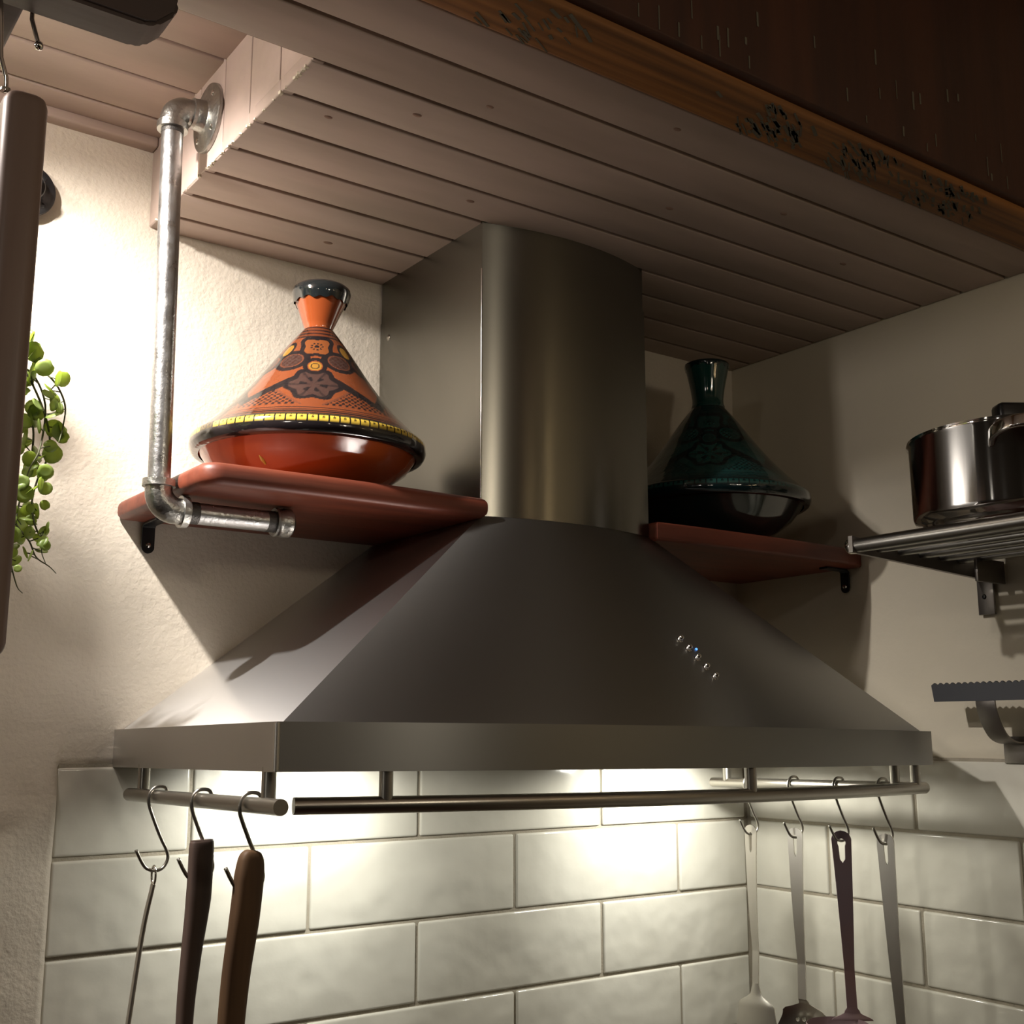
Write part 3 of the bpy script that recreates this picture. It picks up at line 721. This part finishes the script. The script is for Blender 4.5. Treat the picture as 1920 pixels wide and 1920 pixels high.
# steel utensils on the right rail
def flat_utensil(name, label, y, mat, head, topw, dz=0, lean=0, hole_w=.45, n=1, cat='utensil', zend=-.352, wang=.62):
    x = 1.288; z0 = RZ + tz(x, y) - .0715 + .0135 + dz; t = thing(name, label, cat, (x, y, zend - .08), 'utensils on the right rail')
    wd = Vector((math.sin(wang) * .8, -math.cos(wang), 0)).normalized(); nr = wd.cross(Vector((0, 0, 1))).normalized()
    th = .0011
    # handle outline with keyhole: built as plan (w, z) ring pair
    out = []; m = 14
    L = z0 - zend
    def hw(s): return topw * (1 - .0 * s) if s < .03 else topw * (1 - .50 * min(1, (s - .03) / .75))
    def cen(s): return Vector((x, y, 0)) + Vector((.004 * s, -lean * s, 0)) + nr * (.006 * math.sin(PI * s) * .6 + (.0 if s < .8 else (s - .8) * .03))
    rowsN = 150; bm = bmesh.new(); grid = []
    for i in range(rowsN + 1):
        s = i / rowsN; w = hw(s)
        if s * L < topw: d = topw - s * L; w = math.sqrt(max(1e-8, topw ** 2 - d * d))
        z = z0 - s * L; row = []
        # slot half width (keyhole: round top, tapering slot)
        dd = s * L; sl = 0
        hr = .0032 + (.0022 if hole_w > .5 else 0); hc = .0125 + hr - .002
        if abs(dd - hc) < hr: sl = math.sqrt(max(0, hr * hr - (dd - hc) ** 2))
        if hc < dd < hc + .024: sl = max(sl, hr * .80 * (1 - .25 * (dd - hc) / .024) * min(1, (hc + .024 - dd) / .0035) ** .5)
        row = [(-w, z), (-max(sl, .0003), z), (max(sl, .0003), z), (w, z)]
        grid.append((row, sl, s))
    def vert(wv, z, s, side): return bm.verts.new(cen(s) + wd * wv + nr * (th * side) + Vector((0, 0, z)))
    VV = [[[vert(wv, z, s, sd) for (wv, z) in row] for sd in (-1, 1)] for (row, sl, s) in grid]
    for i in range(rowsN):
        sl = grid[i][1] > 0 or grid[i + 1][1] > 0
        for sd in (0, 1):
            A = VV[i][sd]; B = VV[i + 1][sd]
            bm.faces.new((A[0], A[1], B[1], B[0])); bm.faces.new((A[2], A[3], B[3], B[2]))
            if not sl: bm.faces.new((A[1], A[2], B[2], B[1]))
        for q in (0, 3): bm.faces.new((VV[i][0][q], VV[i + 1][0][q], VV[i + 1][1][q], VV[i][1][q]))
        if sl:
            for q in (1, 2): bm.faces.new((VV[i][0][q], VV[i + 1][0][q], VV[i + 1][1][q], VV[i][1][q]))
    bmesh.ops.recalc_face_normals(bm, faces=bm.faces); bm.verts.index_update()
    V = [v.co.copy() for v in bm.verts]; F = [[v.index for v in f.verts] for f in bm.faces]; bm.free()
    o = build('handle', V, F, mat, t); sharp(o, 40)
    e = cen(1) + Vector((0, 0, zend)); head(t, e, wd, nr, mat, hw(1)); return t
def plate(parent, name, e, wd, nr, mat, pts, bow=0, th=.0008, cup=0, dish=0, holes=()):
    """sheet head: list of (z below e, half width); bow curves along length, cup across"""
    P = []; n = 26; mcol = 14; Z = [p[0] for p in pts]; Wd = [p[1] for p in pts]
    def wz(z):
        for a in range(len(Z) - 1):
            if Z[a] <= z <= Z[a + 1]: f = (z - Z[a]) / (Z[a + 1] - Z[a]); f = f * f * (3 - 2 * f); return Wd[a] * (1 - f) + Wd[a + 1] * f
        return Wd[-1]
    V = []; F = []; tot = (n + 1) * (mcol + 1)
    for sd in (-1, 1):
        for i in range(n + 1):
            z = Z[-1] * i / n; w = wz(z); wm = max(Wd)
            for j in range(mcol + 1):
                u = -1 + 2 * j / mcol; d = bow * math.sin(PI * min(1, z / Z[-1])) * -1 + cup * (1 - u * u) * (w / wm)
                if dish: d = -dish * max(0, 1 - (u * w / wm) ** 2 - ((z - Z[-1] * .5) / (Z[-1] * .5)) ** 2) ** .5
                V.append(e + wd * (u * w) + nr * (d + sd * th) + Vector((0, 0, -z)))
    for sd in (0, 1):
        for i in range(n):
            for j in range(mcol):
                q = (sd * tot + i * (mcol + 1) + j); f = (q, q + 1, q + mcol + 2, q + mcol + 1); F.append(f if sd else f[::-1])
    ring = [j for j in range(mcol)] + [i * (mcol + 1) + mcol for i in range(n)] + [n * (mcol + 1) + j for j in range(mcol, 0, -1)] + [i * (mcol + 1) for i in range(n, 0, -1)]
    for a in range(len(ring)):
        b = ring[(a + 1) % len(ring)]; F.append((ring[a], b, b + tot, ring[a] + tot))
    o = build(name, V, F, mat, parent); sharp(o, 50); return o
def head_spatula(t, e, wd, nr, mat, w): plate(t, 'blade', e, wd, nr, mat, [(0, w), (.012, w * 1.6), (.030, .030), (.060, .034), (.095, .034)], cup=.004)
def head_round(t, e, wd, nr, mat, w):
    o = plate(t, 'spoon_bowl', e, wd, nr, mat, [(0, w), (.006, w * 1.3), (.016, .030), (.045, .040), (.075, .030), (.088, .008)], dish=.012)
    for k in (-1, 0, 1):
        p = e + wd * (k * .009) - nr * .0035 + Vector((0, 0, -.026 + abs(k) * -.001)); V, F, U = latheVF([(0, .0012), (.0022, .0012), (.0026, -.0012)], p, axis=nr * -1, m=14); build('drain_hole', V, F, M['tile'], o)
def head_ladle(t, e, wd, nr, mat, w):
    V, F, U = latheVF([(.0385, 0), (.0395, -.001), (.038, -.010), (.031, -.028), (.018, -.038), (0, -.041), (0, -.039), (.017, -.036), (.0295, -.027), (.0365, -.010), (.0385, 0)], e + Vector((-.036, -.006, 0)) + Vector((0, 0, -.014)), m=40); build('ladle_bowl', V, F, mat, t)
    plate(t, 'ladle_neck', e, wd, nr, mat, [(0, w), (.006, w * 1.5), (.016, .026)], cup=.003)
def head_plain(t, e, wd, nr, mat, w): plate(t, 'fork_head', e, wd, nr, mat, [(0, w), (.02, w), (.05, .016), (.10, .018)], cup=.003)
flat_utensil('spatula', 'steel spatula hanging in the tiled corner, first from the corner', 1.212, M['utensil'], head_spatula, .0100, zend=-.345, wang=.15, cat='spatula')
flat_utensil('slotted_spoon', 'steel slotted spoon with drain holes hanging between spatula and ladle', 1.130, M['utensil'], head_round, .0112, zend=-.352, wang=.35, cat='slotted spoon')
flat_utensil('ladle', 'ladle with a purple-brown tinted handle and wide hanging hole', 1.052, M['purple'], head_ladle, .0130, zend=-.348, wang=.95, hole_w=.55, cat='ladle')
flat_utensil('meat_fork', 'steel utensil with a long plain handle, nearest the front of the right rail', .982, M['utensil'], head_plain, .0112, zend=-.43, wang=.35, lean=.01)

# ------------------------------------------------------------------ wall rack with pot on the right wall
RKZ = .222
t = thing('wall_rack', 'dark steel tubular wall rack carrying the polished pot', 'rack', (R, .70, RKZ))
def tub(x, r, y1=.908): return tube('tube', [(x, y1, RKZ), (x, .30, RKZ)], r, M['rack'], t, m=18)
tub(1.160, .0088, .912)
for x in (1.200, 1.243, 1.286, 1.329, 1.368): tub(x, .0058, .902)
lathe('end_cap', [(0, .0035), (.0085, .003), (.0098, .001), (.0098, -.006), (.0088, -.008)], (1.160, .910, RKZ), M['chrome'], t, axis=(0, 1, 0), m=24)
V = [(1.150, RKZ + .011), (1.172, RKZ + .009), (1.20, RKZ + .001), (R, RKZ + .001), (R, RKZ - .022), (1.172, RKZ - .010), (1.150, RKZ - .009)]
n = len(V); VV = [(x, .900, z) for x, z in V] + [(x, .906, z) for x, z in V]; FF = [tuple(range(n)), tuple(range(2 * n - 1, n - 1, -1))] + [(i, i + n, (i + 1) % n + n, (i + 1) % n) for i in range(n)]
build('end_plate', VV, FF, M['rack_plate'], t, smooth=False)
br = box('wall_bracket', R - .003, R + .001, .884, .908, .152, RKZ - .002, M['rack_plate'], t, b=.0008)
lathe('screw', [(0, .002), (.0022, .0016), (.0034, 0)], (R - .003, .898, .176), M['black'], br, axis=(-1, 0, 0), m=16)
br = box('wall_bracket', R - .06, R + .001, .868, .873, .190, RKZ - .002, M['rack_plate'], t, b=.0006)

pc = (1.290, .765); pz = RKZ + .0092
t = thing('stock_pot', 'polished steel stock pot with lid standing on the wall rack', 'pot', (pc[0], pc[1], pz))
lathe('body', [(0, 0), (.098, 0), (.104, .002), (.108, .008), (.1085, .010), (.110, .012), (.1175, .016), (.120, .022), (.121, .108), (.1235, .1105), (.1235, .1125), (.119, .1125), (.118, .02), (0, .012)], (pc[0], pc[1], pz), M['mirror'], t, m=96, auto=50)
lid = lathe('lid', [(.122, .1135), (.1225, .1155), (.117, .1165), (.09, .122), (.04, .128), (0, .129)], (pc[0], pc[1], pz), M['mirror'], t, m=96, auto=50)
box('lid_knob', pc[0] - .020, pc[0] + .020, pc[1] - .014, pc[1] + .014, pz + .126, pz + .158, M['black'], lid, b=.005, rot=Matrix.Rotation(-.6, 3, 'Z'))
def pot_handle(an):
    dx = Vector((math.cos(an), math.sin(an), 0)); sd = Vector((-dx.y, dx.x, 0)); c = Vector((pc[0], pc[1], pz + .088))
    P = [c + sd * -.036 + dx * .112 + Vector((0, 0, 0)), c + sd * -.034 + dx * .132 + Vector((0, 0, .006)), c + sd * -.020 + dx * .152 + Vector((0, 0, .010)), c + dx * .157 + Vector((0, 0, .011)), c + sd * .020 + dx * .152 + Vector((0, 0, .010)), c + sd * .034 + dx * .132 + Vector((0, 0, .006)), c + sd * .036 + dx * .112]
    P = smooth_path(P, 6); V, F, U = sweep(P, [rectp(.0075, .0035, 5, .8)] * len(P), up=Vector((0, 0, 1))); build('handle', V, F, M['chrome'], t)
pot_handle(math.atan2(-.60, -.80)); pot_handle(math.atan2(.60, .80))

# serrated bar below the rack
bx = R - .060
t = thing('serrated_bar', 'slate-dark bar with a serrated top edge held off the right wall', 'wall bar', (R, .80, .04))
y0, y1 = .948, .40; nt_ = 62; zt = .0605; zbm = .0385; V = []
top = []
for i in range(nt_):
    ya = y0 + (y1 - y0) * i / nt_; top += [(ya, zt - .0008), (ya + (y1 - y0) / nt_ * .5, zt + .0022)]
top.append((y1, zt)); pl = top + [(y1, zbm), (y0 - .003, zbm)]; n = len(pl)
V = [(bx, a, b) for a, b in pl] + [(bx + .004, a, b) for a, b in pl]
F = [tuple(range(n)), tuple(range(2 * n - 1, n - 1, -1))] + [(i, i + n, (i + 1) % n + n, (i + 1) % n) for i in range(n)]
build('bar', V, F, M['slate'], t, smooth=False)
P = [Vector((bx + .002, .872, .044)), Vector((bx + .003, .872, .030)), Vector((bx + .010, .871, .010)), Vector((bx + .024, .871, -.006)), Vector((bx + .042, .871, -.013)), Vector((R, .871, -.014))]
P = smooth_path(P, 6); V, F, U = sweep(P, [rectp(.0012, .0135)] * len(P), up=Vector((-1, 0, 0))); o = build('curved_bracket', V, F, M['rack_plate'], t); sharp(o, 40)
box('wall_plate', R - .002, R + .001, .855, .887, -.040, -.006, M['rack_plate'], t, b=.0006)

# ------------------------------------------------------------------ hanging rack, chopping board, plant at the left
t = thing('hanging_rack', 'dark wooden hanging rack with steel hooks at the top left', 'rack', (0, .795, .50))
HZ = .500
def extr(P, axis, a, b):
    n = len(P)
    if axis == 'Y': V = [(p[0], a, p[1]) for p in P] + [(p[0], b, p[1]) for p in P]
    return V, [tuple(range(n)), tuple(range(2 * n - 1, n - 1, -1))] + [(i, i + n, (i + 1) % n + n, (i + 1) % n) for i in range(n)]
PR = [(-.60, HZ), (.232, HZ), (.241, HZ + .003), (.254, HZ + .016), (.256, HZ + .026), (.249, HZ + .042), (.238, HZ + .056), (-.60, HZ + .056)]
V, F = extr(PR, 'Y', .775, .812); bm = bmesh.new(); vs = [bm.verts.new(v) for v in V]; [bm.faces.new([vs[i] for i in f]) for f in F]
bmesh.ops.recalc_face_normals(bm, faces=bm.faces); bmesh.ops.bevel(bm, geom=bm.edges[:], offset=.003, segments=2, affect='EDGES')
bm.verts.index_update(); o = build('rail', [v.co.copy() for v in bm.verts], [[v.index for v in f.verts] for f in bm.faces], M['wood_dark'], t); bm.free(); sharp(o, 45)
box('cross_bar', .118, .158, .812, .965, HZ + .004, HZ + .045, M['wood_dark'], t, b=.003)
for xx, yy in ((.138, .945), (-.5, .79)):
    tube('hanger_rod', [(xx, yy, HZ + .04), (xx, yy, (RC if yy > .9 else CL) + .0)], .003, M['steel_dark'], t, m=10)
p0 = atY(60, 36, .815); p1 = atY(73, 86, .815)
h = tube('hook', [p0 + Vector((0, 0, .012)), p0, p1], .0016, M['chrome'], t, m=10)
V, F, U = latheVF([(0, .0035), (.0025, .0025), (.0034, 0), (.0025, -.0025), (0, -.0035)], p1, m=16); build('hook_ball', V, F, M['chrome'], h)
bt = (.1525, .80, .432)
q0 = atY(2, 108, .80); q1 = atY(12, 146, .80)
tube('hook', [q0 + Vector((-.004, 0, .05)), q0, q1, q1 + Vector((.001, .002, -.010))], .0016, M['chrome'], t, m=10)

t = thing('chopping_board', 'thick wooden chopping board hanging edge-on at the left', 'chopping board', (.155, .87, .06))
V, F = boxVF(.1445, .1735, .782, .985, .045, .428, .0, 1)
bm = bmesh.new(); vs = [bm.verts.new(v) for v in V]; [bm.faces.new([vs[i] for i in f]) for f in F]
bmesh.ops.bevel(bm, geom=[e for e in bm.edges if abs(e.verts[0].co.x - e.verts[1].co.x) > .01 or True], offset=.0095, segments=5, affect='EDGES', profile=.5)
bm.verts.index_update(); o = build('slab', [v.co.copy() for v in bm.verts], [[v.index for v in f.verts] for f in bm.faces], M['wood_board'], t); bm.free()
lathe('hanging_eye', [(.002, .0), (.0035, .001), (.0035, -.001), (.002, 0)], (q1.x, .80, .431), M['steel_dark'], t, m=12)

# trailing plant in front of the bright plaster
t = thing('trailing_plant', 'trailing plant with small round green leaves against the bright wall', 'plant', (.084, 1.112, .49))
vines = [
 [(20, 690), (50, 665), (75, 690), (105, 720), (122, 760), (118, 800), (110, 830)],
 [(10, 700), (40, 690), (70, 740), (90, 800), (92, 850), (70, 900), (60, 940), (63, 975), (72, 1000), (80, 1010), (78, 1035), (86, 1058)],
 [(0, 720), (30, 740), (60, 790), (60, 850), (45, 910), (30, 970), (35, 990), (55, 1015), (68, 1045), (92, 1062), (105, 1075)],
 [(0, 760), (20, 800), (35, 870), (20, 930), (8, 1010), (15, 1035), (22, 1065), (32, 1100), (42, 1112)],
 [(0, 800), (10, 880), (5, 960), (3, 1040), (8, 1090), (2, 1115)],
 [(15, 680), (60, 700), (85, 760), (75, 840), (55, 880), (40, 930)]]
vm = MB(); lm = MB()
def leaf(c, r, nrm, cupd=.25):
    nrm = Vector(nrm).normalized(); u = nrm.orthogonal().normalized(); u = Quaternion(nrm, random.random() * 6.28) @ u; v = nrm.cross(u); m = 14
    V = []; F = []; th = .0004
    for sd in (0, 1):
        off = nrm * (th * (1 if sd else -1)); V.append(c + off)
        for k, f in enumerate((.5, 1)):
            for j in range(m):
                a = 2 * PI * j / m; rr = r * f * (1 + .05 * math.cos(2 * a)) * (.86 if (f == 1 and j == 0) else 1)
                V.append(c + off * (1 if f < 1 else .3) + (u * math.cos(a) + v * math.sin(a)) * rr + nrm * (r * cupd * f * f))
        b = sd * (2 * m + 1)
        for j in range(m):
            k = (j + 1) % m; f1 = (b, b + 1 + j, b + 1 + k); f2 = (b + 1 + j, b + 1 + m + j, b + 1 + m + k, b + 1 + k)
            F += [f1, f2] if sd else [f1[::-1], f2[::-1]]
    for j in range(m): k = (j + 1) % m; F.append((1 + m + j, 1 + m + k, 2 * m + 2 + m + k, 2 * m + 2 + m + j))
    lm.add(V, F)
view = lambda p: (Vector((0, 0, 0)) - p).normalized()
for vi, vp in enumerate(vines):
    Yb = 1.12 + .02 * (vi % 4)
    P = smooth_path([atY(x, y, Yb + .008 * math.sin(i * 1.7 + vi)) for i, (x, y) in enumerate(vp)], 5)
    V, F, U = tubeVF(P, [.0011, .0010, .0009, .0004], 7); vm.add(V, F)
    for i in range(3, len(P) - 8, 2):
        s = 1 - i / len(P); r = .0048 + .0062 * s * random.uniform(.6, 1.1)
        d = Vector((random.uniform(-1, 1), random.uniform(-1, 1), random.uniform(-.4, .5))).normalized(); c = P[i] + d * (r + .003)
        V, F, U = tubeVF([P[i], c], .0006, 6); vm.add(V, F)
        leaf(c, r, (random.uniform(-.9, .9), random.uniform(-1, .1), random.uniform(-.5, .9)), random.uniform(-.12, .12))
for (x, y, r, f) in ((63, 660, 19, .5), (117, 710, 14, .6), (100, 803, 16, .8), (98, 852, 17, 1), (117, 820, 12, .5), (85, 884, 14, 1), (85, 916, 12, 1), (84, 947, 9, 1), (57, 953, 8, 1), (25, 1003, 14, 1), (24, 1036, 9, 1),
                     (33, 1066, 7, .8), (40, 905, 15, .6), (45, 925, 17, .9), (25, 955, 10, .4), (22, 972, 9, .5), (58, 975, 10, .6), (30, 840, 15, .5), (45, 790, 15, .6), (70, 760, 14, .3), (90, 740, 12, .4), (35, 720, 15, .5), (55, 860, 14, .6), (20, 880, 14, .6), (5, 1075, 9, .9)):
    c = atY(x, y, 1.135 + random.uniform(-.015, .015)); px = c.length / 2203
    nrm = view(c) * f + Vector((random.uniform(-.6, .6), 0, random.uniform(-.3, .8))) * (1 - f); leaf(c, r * px, nrm, .12)
for k in range(150):                                    # body of the plant around and below its pot
    a = random.random() * 2 * PI; h = random.random(); rr = .05 + .035 * random.random() - .02 * h
    c = Vector((.084 + rr * math.cos(a), 1.112 + rr * .8 * math.sin(a), .60 - .34 * h))
    leaf(c, random.uniform(.008, .0125), (random.uniform(-1, 1), random.uniform(-1, 1), random.uniform(-.4, 1)), random.uniform(-.12, .12))
for k in range(75):                                     # strands spilling over towards the right
    h = random.random(); c = Vector((.17 + .085 * random.random() - .03 * h, 1.11 + .07 * random.random(), .375 - .17 * h))
    leaf(c, random.uniform(.006, .011), (random.uniform(-1, 1), random.uniform(-1, .2), random.uniform(-.4, 1)), random.uniform(-.12, .12))
for k in range(9):
    a = k * .7; P = [Vector((.084 + .045 * math.cos(a), 1.112 + .045 * math.sin(a), .56)), Vector((.084 + .062 * math.cos(a), 1.112 + .058 * math.sin(a), .57)), Vector((.086 + .070 * math.cos(a), 1.112 + .06 * math.sin(a), .47)), Vector((.088 + .06 * math.cos(a), 1.11 + .05 * math.sin(a), .27))]
    V, F, U = tubeVF(P, [.001, .0009, .0004], 6, 4); vm.add(V, F)
V, F, U = tubeVF([(.11, 1.11, .56), (.135, 1.12, .565), (.165, 1.13, .48), (.195, 1.135, .41), atY(20, 700, 1.13), atY(30, 760, 1.13)], [.0012, .0008], 7, 5); vm.add(V, F)
vm.build('stems', M['stem'], t); lm.build('leaves', M['leaf'], t)
lathe('planter', [(0, -.045), (.040, -.045), (.052, .025), (.055, .027), (.050, .027), (.046, .018), (0, .018)], (.084, 1.112, .535), M['black'], t, m=32)
tube('hanging_cord', [(.084, 1.112, .55), (.084, 1.112, RC)], .0012, M['stem'], t, m=8)
